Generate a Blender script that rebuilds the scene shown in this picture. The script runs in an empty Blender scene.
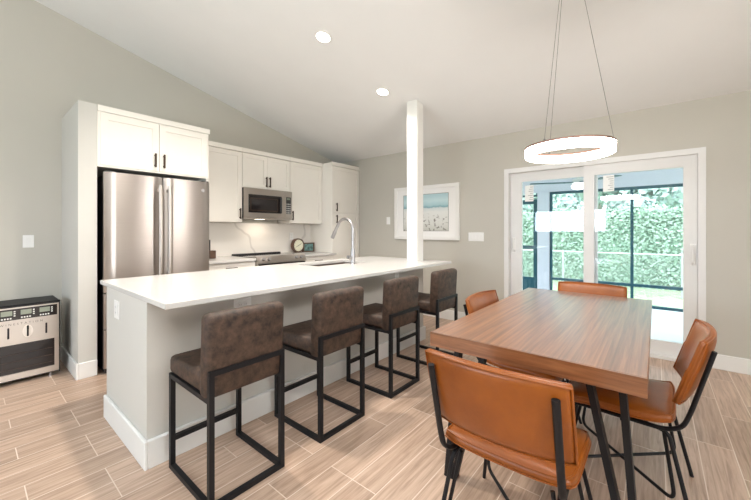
import bpy, bmesh, math, random
from mathutils import Vector, Matrix
random.seed(7)
D = bpy.data
C = bpy.context.scene.collection
SC = bpy.context.scene
PI = math.pi
R = math.radians

# ------------------------------------------------------------------ camera, world, lights, exposure
YAW = R(39.544)
cam_d = D.cameras.new('camera')
cam = D.objects.new('camera', cam_d); C.objects.link(cam)
cam.location = (0, 0, 1.27)
cam.rotation_euler = (R(90), 0, YAW - R(90))
cam_d.sensor_width = 36
cam_d.lens = 339.744 / 751 * 36
cam_d.shift_y = -(250 - 230.3) / 751
cam_d.clip_start = 0.02
SC.camera = cam

SC.view_settings.view_transform = 'Standard'
SC.view_settings.look = 'None'
SC.view_settings.gamma = 1
SC.view_settings.use_curve_mapping = False
SC.view_settings.exposure = 0.47

w = D.worlds.new('sky'); SC.world = w; w.use_nodes = True
bg = w.node_tree.nodes['Background']
bg.inputs['Color'].default_value = (0.88, 0.95, 1.0, 1)
bg.inputs['Strength'].default_value = 4.2


def area(name, loc, rot, sx, sy, power, col):
    l = D.lights.new(name, 'AREA'); l.shape = 'RECTANGLE'; l.size = sx; l.size_y = sy
    l.energy = power; l.color = col
    o = D.objects.new(name, l); C.objects.link(o); o.location = loc; o.rotation_euler = rot
    return o


# daylight through the front window opening; the warm right lamp is added fill
area('daylight_front', (-2.68, 2.05, 1.55), (R(90), 0, R(-90)), 1.9, .62, 42, (0.72, 0.87, 1.0))
area('fill_right', (0.5, -2.98, 1.45), (R(90), 0, 0), 1.6, 1.2, 22, (1.0, 0.95, 0.88))

# added fill: soft unseen lamp behind the camera, turned up at the ceiling
area('ceiling_bounce', (-.9, -.6, 2.3), (R(180), 0, 0), 1.0, 1.0, 125, (0.90, 0.96, 1.0))


def spot(name, loc, power, col):
    l = D.lights.new(name, 'SPOT'); l.energy = power; l.color = col; l.spot_size = R(125); l.spot_blend = 0.7
    l.shadow_soft_size = 0.06
    o = D.objects.new(name, l); C.objects.link(o); o.location = loc
    return o


CEIL_S = 0.24
XW = 4.40      # sliding door wall
YK = 4.55      # kitchen wall
XB, YR = -2.7, -3.0


def ceil_z(x): return 2.5 + CEIL_S * (XW - x)


# the next lamp of the recessed row, above the near end of the island
spot('recessed_lamp', (1.2, 2.36, ceil_z(1.2) - .03), 140, (1.0, .92, .82))

# ------------------------------------------------------------------ materials
MATS = {}


def new_mat(name):
    m = D.materials.new(name); m.use_nodes = True; MATS[name] = m
    nt = m.node_tree
    return m, nt, nt.nodes['Principled BSDF'], nt.nodes.new, nt.links.new


def mat(name, col, rough=0.5, metal=0.0, var=0.0, scale=6.0, bump=0.0, bscale=60.0, stretch=(1, 1, 1), coat=0.0, spec=None):
    m, nt, b, N, L = new_mat(name)
    b.inputs['Roughness'].default_value = rough
    b.inputs['Metallic'].default_value = metal
    b.inputs['Coat Weight'].default_value = coat
    if spec is not None: b.inputs['Specular IOR Level'].default_value = spec
    tc = N('ShaderNodeTexCoord'); mp = N('ShaderNodeMapping'); mp.inputs['Scale'].default_value = stretch
    L(tc.outputs['Object'], mp.inputs['Vector'])
    no = N('ShaderNodeTexNoise'); no.inputs['Scale'].default_value = scale; no.inputs['Detail'].default_value = 4
    L(mp.outputs['Vector'], no.inputs['Vector'])
    rp = N('ShaderNodeValToRGB')
    rp.color_ramp.elements[0].position = 0.3; rp.color_ramp.elements[1].position = 0.7
    rp.color_ramp.elements[0].color = (*[max(0, c * (1 - var)) for c in col], 1)
    rp.color_ramp.elements[1].color = (*[min(1, c * (1 + var)) for c in col], 1)
    L(no.outputs['Fac'], rp.inputs['Fac']); L(rp.outputs['Color'], b.inputs['Base Color'])
    if bump:
        n2 = N('ShaderNodeTexNoise'); n2.inputs['Scale'].default_value = bscale
        L(mp.outputs['Vector'], n2.inputs['Vector'])
        bp = N('ShaderNodeBump'); bp.inputs['Strength'].default_value = bump; bp.inputs['Distance'].default_value = 0.004
        L(n2.outputs['Fac'], bp.inputs['Height']); L(bp.outputs['Normal'], b.inputs['Normal'])
    return m


def emit(name, col, s):
    m, nt, b, N, L = new_mat(name)
    b.inputs['Base Color'].default_value = (0.9, 0.9, 0.9, 1)
    b.inputs['Emission Color'].default_value = (*col, 1)
    b.inputs['Emission Strength'].default_value = s
    return m


M_wall = mat('greige_paint', (0.545, 0.52, 0.465), 0.85, var=0.015, scale=2, bump=0.12, bscale=140)
M_drywall = mat('pale_grey_paint', (0.62, 0.60, 0.56), 0.8, var=0.015, scale=2, bump=0.1, bscale=140)
M_ceil = mat('ceiling_white', (0.82, 0.82, 0.815), 0.9, var=0.01, scale=3, bump=0.1, bscale=120)
M_trim = mat('white_trim', (0.83, 0.82, 0.80), 0.45, var=0.01)
M_post = mat('white_post_paint', (0.84, 0.83, 0.80), 0.55, var=0.01)
M_vinyl = mat('white_vinyl', (0.77, 0.76, 0.75), 0.4, var=0.01)
M_cab = mat('cream_white_lacquer', (0.88, 0.84, 0.78), 0.42, var=0.01)
M_bronze = mat('dark_bronze', (0.07, 0.045, 0.032), 0.38, 0.8, var=0.1)
M_black = mat('black_powder_coat', (0.009, 0.009, 0.011), 0.5, 0.0, var=0.1, spec=0.3)
M_teal = mat('dark_teal_aluminium', (0.016, 0.085, 0.115), 0.45, 0.2, var=0.1)
M_blackglass = mat('black_glass', (0.02, 0.016, 0.016), 0.06, var=0.05)
M_blackplast = mat('black_plastic', (0.025, 0.025, 0.028), 0.4, var=0.05)
M_plate = mat('white_plastic', (0.85, 0.84, 0.82), 0.35, var=0.01)
M_slot = mat('grey_slot', (0.30, 0.30, 0.30), 0.5)
M_chrome = mat('brushed_nickel', (0.46, 0.45, 0.46), 0.33, 1.0, var=0.03)
M_sink = mat('sink_steel', (0.42, 0.33, 0.29), 0.32, 1.0, var=0.05)
M_lcd = mat('grey_green_display', (0.28, 0.31, 0.25), 0.25, var=0.05)
M_btn = mat('pale_button_print', (0.75, 0.75, 0.72), 0.5)
M_white_ext = mat('white_render', (0.86, 0.88, 0.88), 0.8, var=0.02)
M_slab = mat('pale_patio_concrete', (0.74, 0.80, 0.82), 0.6, var=0.05, scale=3)
M_extbeam = mat('pale_blue_grey_paint', (0.66, 0.67, 0.75), 0.7, var=0.02)
M_grass = mat('grass_green', (0.34, 0.46, 0.27), 0.9, var=0.3, scale=9, bump=0.5, bscale=40)
M_fence = mat('galvanised_wire', (0.50, 0.56, 0.56), 0.5, 0.4)
M_bark = mat('pale_bark', (0.42, 0.40, 0.37), 0.9, var=0.3, scale=8)
M_canvas_mat = mat('white_mat_board', (0.86, 0.85, 0.84), 0.7, var=0.01)
M_clockface = mat('cream_dial', (0.78, 0.76, 0.60), 0.4, var=0.03)
M_clockrim = mat('brown_clock_case', (0.10, 0.055, 0.035), 0.35, var=0.2, scale=20)
M_hand = mat('grey_green_hand', (0.16, 0.18, 0.12), 0.5)
M_cable = mat('grey_cable', (0.22, 0.21, 0.20), 0.4, 0.6)
M_copper = mat('rose_bronze_metal', (0.42, 0.27, 0.22), 0.35, 0.7, var=0.05)
M_roof = mat('grey_shingle', (0.52, 0.58, 0.62), 0.9, var=0.1, scale=14)


def steel(name, col, rough, streak, axis_scale):
    m, nt, b, N, L = new_mat(name)
    b.inputs['Metallic'].default_value = 1.0
    tc = N('ShaderNodeTexCoord'); mp = N('ShaderNodeMapping'); mp.inputs['Scale'].default_value = axis_scale
    L(tc.outputs['Object'], mp.inputs['Vector'])
    no = N('ShaderNodeTexNoise'); no.inputs['Scale'].default_value = 4; no.inputs['Detail'].default_value = 5
    L(mp.outputs['Vector'], no.inputs['Vector'])
    rp = N('ShaderNodeValToRGB')
    rp.color_ramp.elements[0].color = (*[c * (1 - streak) for c in col], 1)
    rp.color_ramp.elements[1].color = (*[min(1, c * (1 + streak)) for c in col], 1)
    L(no.outputs['Fac'], rp.inputs['Fac']); L(rp.outputs['Color'], b.inputs['Base Color'])
    b.inputs['Roughness'].default_value = rough
    b.inputs['Anisotropic'].default_value = 0.8; b.inputs['Anisotropic Rotation'].default_value = 0.25
    tg = N('ShaderNodeTangent'); tg.direction_type = 'RADIAL'; tg.axis = 'Z'
    L(tg.outputs['Tangent'], b.inputs['Tangent'])
    return m


M_steel = steel('brushed_stainless', (0.50, 0.455, 0.43), 0.30, 0.06, (1, 1, 60))
M_steel2 = steel('satin_stainless', (0.52, 0.47, 0.43), 0.34, 0.05, (1, 1, 40))


def quartz_mat():
    m, nt, b, N, L = new_mat('white_quartz')
    b.inputs['Roughness'].default_value = 0.22
    tc = N('ShaderNodeTexCoord')
    no = N('ShaderNodeTexNoise'); no.inputs['Scale'].default_value = 55; no.inputs['Detail'].default_value = 3
    L(tc.outputs['Object'], no.inputs['Vector'])
    rp = N('ShaderNodeValToRGB'); rp.color_ramp.elements[0].color = (0.64, 0.62, 0.595, 1); rp.color_ramp.elements[1].color = (0.69, 0.67, 0.65, 1)
    L(no.outputs['Fac'], rp.inputs['Fac']); L(rp.outputs['Color'], b.inputs['Base Color'])
    return m


M_quartz = quartz_mat()


def marble_mat():
    m, nt, b, N, L = new_mat('veined_white_marble')
    b.inputs['Roughness'].default_value = 0.25
    tc = N('ShaderNodeTexCoord')
    mp = N('ShaderNodeMapping'); mp.inputs['Rotation'].default_value = (0, R(38), 0)
    L(tc.outputs['Object'], mp.inputs['Vector'])
    wv = N('ShaderNodeTexWave'); wv.inputs['Scale'].default_value = 0.42; wv.inputs['Distortion'].default_value = 14
    wv.inputs['Detail'].default_value = 4; wv.inputs['Detail Scale'].default_value = 1.3
    L(mp.outputs['Vector'], wv.inputs['Vector'])
    rp = N('ShaderNodeValToRGB'); e = rp.color_ramp.elements
    e[0].position = 0.0; e[0].color = (0.64, 0.605, 0.57, 1)
    e[1].position = 0.02; e[1].color = (0.80, 0.765, 0.72, 1)
    L(wv.outputs['Fac'], rp.inputs['Fac']); L(rp.outputs['Color'], b.inputs['Base Color'])
    return m


M_marble = marble_mat()


def floor_mat():
    m, nt, b, N, L = new_mat('wood_look_tile')
    tc = N('ShaderNodeTexCoord')
    mp = N('ShaderNodeMapping'); mp.inputs['Location'].default_value = (0.30, -0.1162 + 0.1538 * 40, 0)
    L(tc.outputs['Object'], mp.inputs['Vector'])
    br = N('ShaderNodeTexBrick'); br.offset = 0.37; br.offset_frequency = 3; br.squash = 1.0
    br.inputs['Scale'].default_value = 1.0
    br.inputs['Brick Width'].default_value = 0.78; br.inputs['Row Height'].default_value = 0.1538
    br.inputs['Mortar Size'].default_value = 0.0023; br.inputs['Mortar Smooth'].default_value = 0.1
    br.inputs['Bias'].default_value = 0.0
    br.inputs['Color1'].default_value = (0, 0, 0, 1); br.inputs['Color2'].default_value = (1, 1, 1, 1)
    br.inputs['Mortar'].default_value = (0.5, 0.5, 0.5, 1)
    L(mp.outputs['Vector'], br.inputs['Vector'])
    # grain: offset per plank, stretched along x
    sep = N('ShaderNodeSeparateColor'); L(br.outputs['Color'], sep.inputs['Color'])
    cmb = N('ShaderNodeCombineXYZ')
    mu = N('ShaderNodeMath'); mu.operation = 'MULTIPLY'; mu.inputs[1].default_value = 37.0
    L(sep.outputs['Red'], mu.inputs[0]); L(mu.outputs[0], cmb.inputs['Z'])
    ad = N('ShaderNodeVectorMath'); ad.operation = 'ADD'
    L(tc.outputs['Object'], ad.inputs[0]); L(cmb.outputs[0], ad.inputs[1])
    m2 = N('ShaderNodeMapping'); m2.inputs['Scale'].default_value = (1.3, 24, 1); L(ad.outputs[0], m2.inputs['Vector'])
    n1 = N('ShaderNodeTexNoise'); n1.inputs['Scale'].default_value = 2.2; n1.inputs['Detail'].default_value = 7; n1.inputs['Roughness'].default_value = 0.62
    n1.inputs['Distortion'].default_value = 0.6
    L(m2.outputs['Vector'], n1.inputs['Vector'])
    rp = N('ShaderNodeValToRGB'); e = rp.color_ramp.elements
    e[0].position = 0.28; e[0].color = (0.32, 0.215, 0.15, 1)
    e[1].position = 0.72; e[1].color = (0.64, 0.475, 0.37, 1)
    x = e.new(0.5); x.color = (0.51, 0.36, 0.27, 1)
    L(n1.outputs['Fac'], rp.inputs['Fac'])
    tone = N('ShaderNodeValToRGB'); tone.color_ramp.elements[0].color = (0.84, 0.82, 0.80, 1); tone.color_ramp.elements[1].color = (1.12, 1.12, 1.12, 1)
    L(sep.outputs['Red'], tone.inputs['Fac'])
    mx = N('ShaderNodeMix'); mx.data_type = 'RGBA'; mx.blend_type = 'MULTIPLY'; mx.inputs['Factor'].default_value = 1
    L(rp.outputs['Color'], mx.inputs['A']); L(tone.outputs['Color'], mx.inputs['B'])
    m3 = N('ShaderNodeMix'); m3.data_type = 'RGBA'
    L(br.outputs['Fac'], m3.inputs['Factor']); L(mx.outputs['Result'], m3.inputs['A']); m3.inputs['B'].default_value = (0.76, 0.63, 0.53, 1)
    L(m3.outputs['Result'], b.inputs['Base Color'])
    b.inputs['Roughness'].default_value = 0.36
    bp = N('ShaderNodeBump'); bp.inputs['Strength'].default_value = 0.25; bp.inputs['Distance'].default_value = 0.002; bp.invert = True
    L(br.outputs['Fac'], bp.inputs['Height']); L(bp.outputs['Normal'], b.inputs['Normal'])
    return m


M_floor = floor_mat()


def wood_mat(name, sc_):
    m, nt, b, N, L = new_mat(name)
    tc = N('ShaderNodeTexCoord')
    mp = N('ShaderNodeMapping'); mp.inputs['Scale'].default_value = sc_; L(tc.outputs['Object'], mp.inputs['Vector'])
    n1 = N('ShaderNodeTexNoise'); n1.inputs['Scale'].default_value = 2.0; n1.inputs['Detail'].default_value = 8; n1.inputs['Roughness'].default_value = 0.65
    n1.inputs['Distortion'].default_value = 0.5
    L(mp.outputs['Vector'], n1.inputs['Vector'])
    rp = N('ShaderNodeValToRGB'); e = rp.color_ramp.elements
    e[0].position = 0.30; e[0].color = (0.13, 0.047, 0.018, 1)
    e[1].position = 0.72; e[1].color = (0.37, 0.158, 0.064, 1)
    x = e.new(0.5); x.color = (0.245, 0.095, 0.038, 1)
    L(n1.outputs['Fac'], rp.inputs['Fac'])
    L(rp.outputs['Color'], b.inputs['Base Color'])
    b.inputs['Roughness'].default_value = 0.33
    b.inputs['Coat Weight'].default_value = 0.95; b.inputs['Coat Roughness'].default_value = 0.22
    return m


M_wood = wood_mat('walnut_planks', (0.7, 26, 26))
M_woodedge = wood_mat('walnut_edge', (26, 1.2, 22))


def leather(name, lo, hi, scale, rough, coat=0.0):
    m, nt, b, N, L = new_mat(name)
    tc = N('ShaderNodeTexCoord')
    n1 = N('ShaderNodeTexNoise'); n1.inputs['Scale'].default_value = scale; n1.inputs['Detail'].default_value = 8; n1.inputs['Roughness'].default_value = 0.7
    L(tc.outputs['Object'], n1.inputs['Vector'])
    rp = N('ShaderNodeValToRGB'); e = rp.color_ramp.elements
    e[0].position = 0.33; e[0].color = (*lo, 1); e[1].position = 0.68; e[1].color = (*hi, 1)
    L(n1.outputs['Fac'], rp.inputs['Fac']); L(rp.outputs['Color'], b.inputs['Base Color'])
    b.inputs['Roughness'].default_value = rough
    b.inputs['Coat Weight'].default_value = coat
    n2 = N('ShaderNodeTexVoronoi'); n2.inputs['Scale'].default_value = 220
    L(tc.outputs['Object'], n2.inputs['Vector'])
    bp = N('ShaderNodeBump'); bp.inputs['Strength'].default_value = 0.15; bp.inputs['Distance'].default_value = 0.001
    L(n2.outputs['Distance'], bp.inputs['Height']); L(bp.outputs['Normal'], b.inputs['Normal'])
    return m


M_tan = leather('tan_leather', (0.225, 0.055, 0.004), (0.325, 0.086, 0.007), 5, 0.36)
M_suede = leather('distressed_brown_hide', (0.013, 0.0075, 0.005), (0.098, 0.055, 0.036), 24, 0.6)


def glass_mat(name, tint, refl):
    m = D.materials.new(name); m.use_nodes = True
    nt = m.node_tree; N = nt.nodes.new; L = nt.links.new
    nt.nodes.remove(nt.nodes['Principled BSDF'])
    out = nt.nodes['Material Output']
    tr = N('ShaderNodeBsdfTransparent'); tr.inputs['Color'].default_value = (*tint, 1)
    gl = N('ShaderNodeBsdfGlossy'); gl.inputs['Roughness'].default_value = 0.0
    fr = N('ShaderNodeFresnel'); fr.inputs['IOR'].default_value = refl
    mx = N('ShaderNodeMixShader')
    L(fr.outputs[0], mx.inputs['Fac']); L(tr.outputs[0], mx.inputs[1]); L(gl.outputs[0], mx.inputs[2])
    L(mx.outputs[0], out.inputs['Surface'])
    return m


M_glass = glass_mat('tinted_door_glass', (0.955, 0.972, 0.985), 1.5)


def mesh_screen_mat():
    return None


def sea_mat():
    m, nt, b, N, L = new_mat('beach_painting')
    tc = N('ShaderNodeTexCoord'); sp = N('ShaderNodeSeparateXYZ'); L(tc.outputs['Generated'], sp.inputs[0])
    n0 = N('ShaderNodeTexNoise'); n0.inputs['Scale'].default_value = 9; n0.inputs['Detail'].default_value = 5; L(tc.outputs['Generated'], n0.inputs['Vector'])
    ma = N('ShaderNodeMath'); ma.operation = 'MULTIPLY_ADD'; ma.inputs[1].default_value = 0.09; L(n0.outputs['Fac'], ma.inputs[0]); L(sp.outputs['Z'], ma.inputs[2])
    rp = N('ShaderNodeValToRGB'); e = rp.color_ramp.elements
    e[0].position = 0.0; e[0].color = (0.50, 0.50, 0.46, 1)
    e[1].position = 1.0; e[1].color = (0.42, 0.60, 0.64, 1)
    for p, c in ((0.25, (0.66, 0.66, 0.63)), (0.55, (0.72, 0.73, 0.71)), (0.66, (0.60, 0.66, 0.66)), (0.69, (0.20, 0.37, 0.42)), (0.73, (0.36, 0.55, 0.60)), (0.86, (0.52, 0.68, 0.70))):
        x = e.new(p); x.color = (*c, 1)
    L(ma.outputs[0], rp.inputs['Fac'])
    n1 = N('ShaderNodeTexNoise'); n1.inputs['Scale'].default_value = 16; n1.inputs['Detail'].default_value = 6; L(tc.outputs['Generated'], n1.inputs['Vector'])
    r1 = N('ShaderNodeValToRGB'); r1.color_ramp.elements[0].position = 0.56; r1.color_ramp.elements[1].position = 0.64
    r1.color_ramp.elements[0].color = (0, 0, 0, 1); r1.color_ramp.elements[1].color = (1, 1, 1, 1)
    L(n1.outputs['Fac'], r1.inputs['Fac'])
    r2 = N('ShaderNodeValToRGB'); q = r2.color_ramp.elements; q[0].position = 0.30; q[0].color = (0.8, 0.8, 0.8, 1); q[1].position = 0.5; q[1].color = (0, 0, 0, 1)
    L(sp.outputs['Z'], r2.inputs['Fac'])
    mm = N('ShaderNodeMath'); mm.operation = 'MULTIPLY'; L(r1.outputs['Color'], mm.inputs[0]); L(r2.outputs['Color'], mm.inputs[1])
    mx = N('ShaderNodeMix'); mx.data_type = 'RGBA'; L(mm.outputs[0], mx.inputs['Factor']); L(rp.outputs['Color'], mx.inputs['A']); mx.inputs['B'].default_value = (0.10, 0.09, 0.07, 1)
    L(mx.outputs['Result'], b.inputs['Base Color'])
    b.inputs['Roughness'].default_value = 0.35
    return m


M_sea = sea_mat()


def leaf_mat(name, a, c):
    m, nt, b, N, L = new_mat(name)
    tc = N('ShaderNodeTexCoord'); no = N('ShaderNodeTexNoise'); no.inputs['Scale'].default_value = 3.5; no.inputs['Detail'].default_value = 5
    L(tc.outputs['Object'], no.inputs['Vector'])
    rp = N('ShaderNodeValToRGB'); e = rp.color_ramp.elements; e[0].position = 0.3; e[1].position = 0.7
    e[0].color = (*a, 1); e[1].color = (*c, 1)
    L(no.outputs['Fac'], rp.inputs['Fac']); L(rp.outputs['Color'], b.inputs['Base Color'])
    b.inputs['Roughness'].default_value = 0.6
    return m


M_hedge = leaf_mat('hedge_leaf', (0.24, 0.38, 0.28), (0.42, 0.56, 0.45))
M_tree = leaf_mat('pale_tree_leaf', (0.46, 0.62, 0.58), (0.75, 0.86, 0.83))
M_ring = emit('lit_ring_diffuser', (1.0, 0.955, 0.905), 85)
M_ringlow = emit('lit_ring_underside', (1.0, 0.92, 0.82), 9)
M_task = emit('task_lamp_lens', (1.0, 0.86, 0.7), 2.5)
M_lens = emit('lit_lamp_lens', (1.0, 0.90, 0.78), 12)
M_domelens = emit('porch_lamp_lens', (1.0, 1.0, 1.0), 2)


# ------------------------------------------------------------------ mesh helpers
class MB:
    def __init__(s): s.bm = bmesh.new()

    def box(s, x0, y0, z0, x1, y1, z1, bev=0.0, seg=2, mtx=None):
        bm = s.bm
        co = [(x, y, z) for x in (x0, x1) for y in (y0, y1) for z in (z0, z1)]
        vs = [bm.verts.new(c) for c in co]
        fs = [bm.faces.new([vs[i] for i in q]) for q in ((0, 1, 3, 2), (4, 6, 7, 5), (0, 4, 5, 1), (2, 3, 7, 6), (0, 2, 6, 4), (1, 5, 7, 3))]
        if bev:
            es = list({e for f in fs for e in f.edges})
            r = bmesh.ops.bevel(bm, geom=es, offset=bev, segments=seg, profile=0.5, affect='EDGES')
            vs = list({v for f in r['faces'] for v in f.verts} | {v for v in vs if v.is_valid})
        if mtx is not None:
            for v in vs: v.co = mtx @ v.co
        return s

    def tube(s, pts, r, seg=10, closed=False, ry=None, up=None):
        """round (or elliptical when ry) rod along pts"""
        bm = s.bm; pts = [Vector(p) for p in pts]; n = len(pts); rings = []
        prev = None
        for i, p in enumerate(pts):
            a = pts[i - 1] if (i or closed) else p; b = pts[(i + 1) % n] if (i < n - 1 or closed) else p
            t = (b - a).normalized()
            if up is not None: nrm = Vector(up) - t * t.dot(Vector(up)); nrm.normalize()
            elif prev is None:
                q = Vector((0, 0, 1)) if abs(t.z) < 0.9 else Vector((1, 0, 0)); nrm = (q - t * q.dot(t)).normalized()
            else: nrm = (prev - t * prev.dot(t)).normalized()
            prev = nrm; bi = t.cross(nrm)
            rings.append([bm.verts.new(p + nrm * (r * math.cos(2 * PI * k / seg)) + bi * ((ry or r) * math.sin(2 * PI * k / seg))) for k in range(seg)])
        m = n if closed else n - 1
        for i in range(m):
            A, B = rings[i], rings[(i + 1) % n]
            for k in range(seg): bm.faces.new((A[k], A[(k + 1) % seg], B[(k + 1) % seg], B[k]))
        if not closed:
            bm.faces.new(rings[0][::-1]); bm.faces.new(rings[-1])
        return s

    def bar(s, p, q, w, d, up=(0, 0, 1)):
        """square bar from p to q"""
        p, q = Vector(p), Vector(q); t = (q - p).normalized(); u = Vector(up); u = (u - t * u.dot(t)).normalized(); b = t.cross(u)
        co = [pt + u * (d / 2 * sy) + b * (w / 2 * sx) for pt in (p, q) for sx in (-1, 1) for sy in (-1, 1)]
        vs = [s.bm.verts.new(c) for c in co]
        for f in ((0, 1, 3, 2), (4, 6, 7, 5), (0, 4, 5, 1), (2, 3, 7, 6), (0, 2, 6, 4), (1, 5, 7, 3)): s.bm.faces.new([vs[i] for i in f])
        return s

    def lathe(s, prof, seg=32, mtx=None, cap=True):
        bm = s.bm; rings = []
        for r, z in prof:
            rings.append([bm.verts.new((r * math.cos(2 * PI * k / seg), r * math.sin(2 * PI * k / seg), z)) for k in range(seg)])
        for A, B in zip(rings, rings[1:]):
            for k in range(seg): bm.faces.new((A[k], A[(k + 1) % seg], B[(k + 1) % seg], B[k]))
        if cap:
            bm.faces.new(rings[0][::-1]); bm.faces.new(rings[-1])
        if mtx is not None:
            for rr in rings:
                for v in rr: v.co = mtx @ v.co
        return s

    def prism(s, poly, z0, z1, mtx=None):
        bm = s.bm
        a = [bm.verts.new((x, y, z0)) for x, y in poly]; b = [bm.verts.new((x, y, z1)) for x, y in poly]
        n = len(poly); bm.faces.new(a[::-1]); bm.faces.new(b)
        for i in range(n): bm.faces.new((a[i], a[(i + 1) % n], b[(i + 1) % n], b[i]))
        if mtx is not None:
            for v in a + b: v.co = mtx @ v.co
        return s

    def frame(s, x0, x1, z0, z1, t, y0, y1, tb=None, tt=None):
        """rectangular frame in the XZ plane, depth y0..y1"""
        tb = tb or t; tt = tt or t
        bm = s.bm
        O = [(x0, z0), (x1, z0), (x1, z1), (x0, z1)]; I = [(x0 + t, z0 + tb), (x1 - t, z0 + tb), (x1 - t, z1 - tt), (x0 + t, z1 - tt)]
        v = lambda P, y: [bm.verts.new((x, y, z)) for x, z in P]
        a, b, c, d = v(O, y0), v(I, y0), v(O, y1), v(I, y1)
        for i in range(4):
            j = (i + 1) % 4
            bm.faces.new((a[i], a[j], b[j], b[i])); bm.faces.new((c[j], c[i], d[i], d[j]))
            bm.faces.new((a[j], a[i], c[i], c[j])); bm.faces.new((b[i], b[j], d[j], d[i]))
        return s

    def rot(s, mtx):
        bmesh.ops.transform(s.bm, matrix=mtx, verts=s.bm.verts); return s

    def build(s, name, m, parent=None, smooth=False, loc=None):
        bmesh.ops.recalc_face_normals(s.bm, faces=s.bm.faces)
        me = D.meshes.new(name); s.bm.to_mesh(me); s.bm.free()
        me.materials.append(m)
        if smooth:
            for p in me.polygons: p.use_smooth = True
            try: me.set_sharp_from_angle(angle=R(38))
            except Exception: pass
        o = D.objects.new(name, me); C.objects.link(o)
        if loc: o.location = loc
        if parent is not None: o.parent = parent
        return o


def fillet(pts, rad, n=6):
    pts = [Vector(p) for p in pts]; out = [pts[0]]
    for i in range(1, len(pts) - 1):
        a, b, c = pts[i - 1], pts[i], pts[i + 1]
        r = min(rad, (a - b).length * 0.49, (c - b).length * 0.49)
        p, q = b + (a - b).normalized() * r, b + (c - b).normalized() * r
        for k in range(n + 1):
            t = k / n; out.append(p * (1 - t) ** 2 + b * (2 * t * (1 - t)) + q * t ** 2)
    out.append(pts[-1]); return out


def tag(o, label, cat, group=None, kind=None):
    o['label'] = label; o['category'] = cat
    if group: o['group'] = group
    if kind: o['kind'] = kind
    return o


def thing(name, label, cat, loc=(0, 0, 0), rz=0, group=None):
    o = D.objects.new(name, None); C.objects.link(o); o.empty_display_size = 0.1
    o.location = loc; o.rotation_euler = (0, 0, rz)
    return tag(o, label, cat, group)


def struct(o, label=None, cat=None):
    o['kind'] = 'structure'
    if label: o['label'] = label
    if cat: o['category'] = cat
    return o


def copy_tree(o, parent=None):
    c = o.copy(); C.objects.link(c); c.parent = parent
    for ch in list(o.children): copy_tree(ch, c)
    return c


# ------------------------------------------------------------------ the room shell
struct(MB().box(XB - .15, YR - .15, -.1, XW + .15, YK + .15, 0).build('floor', M_floor), 'wood-look plank tile floor of the kitchen and dining room', 'floor')
T = .15
# sloping ceiling
b = MB()
zc = [ceil_z(XB - T), ceil_z(XW + T)]
b.prism([(XB - T, zc[0]), (XW + T, zc[1]), (XW + T, zc[1] + .15), (XB - T, zc[0] + .15)], YR - T, YK + T, Matrix(((1, 0, 0, 0), (0, 0, 1, 0), (0, 1, 0, 0), (0, 0, 0, 1))))
struct(b.build('ceiling', M_ceil), 'sloping white ceiling rising away from the sliding door wall', 'ceiling')


def gable(y0, y1, name, m, lab):
    b = MB(); b.prism([(XB - T, 0), (XW + T, 0), (XW + T, ceil_z(XW + T)), (XB - T, ceil_z(XB - T))], y0, y1, Matrix(((1, 0, 0, 0), (0, 0, 1, 0), (0, 1, 0, 0), (0, 0, 0, 1))))
    return struct(b.build(name, m), lab, 'wall')


gable(YK, YK + T, 'wall_left', M_wall, 'greige kitchen wall behind the white cabinets')
# wall behind the camera side (right) with an opening added to let light in
b = MB()
WX0, WX1, WZ0, WZ1 = -0.3, 1.3, 0.85, 2.05
sw = Matrix(((1, 0, 0, 0), (0, 0, 1, 0), (0, 1, 0, 0), (0, 0, 0, 1)))
b.prism([(XB - T, 0), (WX0, 0), (WX0, ceil_z(WX0)), (XB - T, ceil_z(XB - T))], YR - T, YR, sw)
b.prism([(WX1, 0), (XW + T, 0), (XW + T, ceil_z(XW + T)), (WX1, ceil_z(WX1))], YR - T, YR, sw)
b.prism([(WX0, 0), (WX1, 0), (WX1, WZ0), (WX0, WZ0)], YR - T, YR, sw)
b.prism([(WX0, WZ1), (WX1, WZ1), (WX1, ceil_z(WX1)), (WX0, ceil_z(WX0))], YR - T, YR, sw)
struct(b.build('wall_right', M_wall), 'greige wall with an added light opening behind the camera', 'wall')
# front wall (behind the camera) with a window opening at its left
b = MB(); FY0, FY1, FZ0, FZ1 = 1.1, 3.0, 1.23, 1.87
zt = ceil_z(XB)
b.box(XB - T, YR, 0, XB, FY0, zt); b.box(XB - T, FY1, 0, XB, YK, zt); b.box(XB - T, FY0, 0, XB, FY1, FZ0); b.box(XB - T, FY0, FZ1, XB, FY1, zt)
struct(b.build('wall_front', M_wall), 'greige wall with a window opposite the sliding door', 'wall')
# sliding door wall
DY0, DY1, DZ1 = -0.359, 1.495, 2.046
b = MB()
b.box(XW, YR, 0, XW + T, DY0, 2.5); b.box(XW, DY1, 0, XW + T, YK, 2.5); b.box(XW, DY0, DZ1, XW + T, DY1, 2.5)
b.box(XW, DY0, -.1, XW + T, DY1, 0)
struct(b.build('wall_back', M_wall), 'greige wall around the sliding glass door', 'wall')
# partition beside the refrigerator
FX0, FX1, PY = 0.617, 0.745, 3.79
struct(MB().box(FX0, PY, 0, FX1, YK, 2.378).build('wall_partition', M_drywall), 'painted partition wall end beside the refrigerator', 'wall')


def baseb(name, boxes, lab):
    b = MB()
    for q in boxes: b.box(*q, bev=.004, seg=1)
    return struct(b.build(name, M_trim), lab, 'baseboard')


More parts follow.
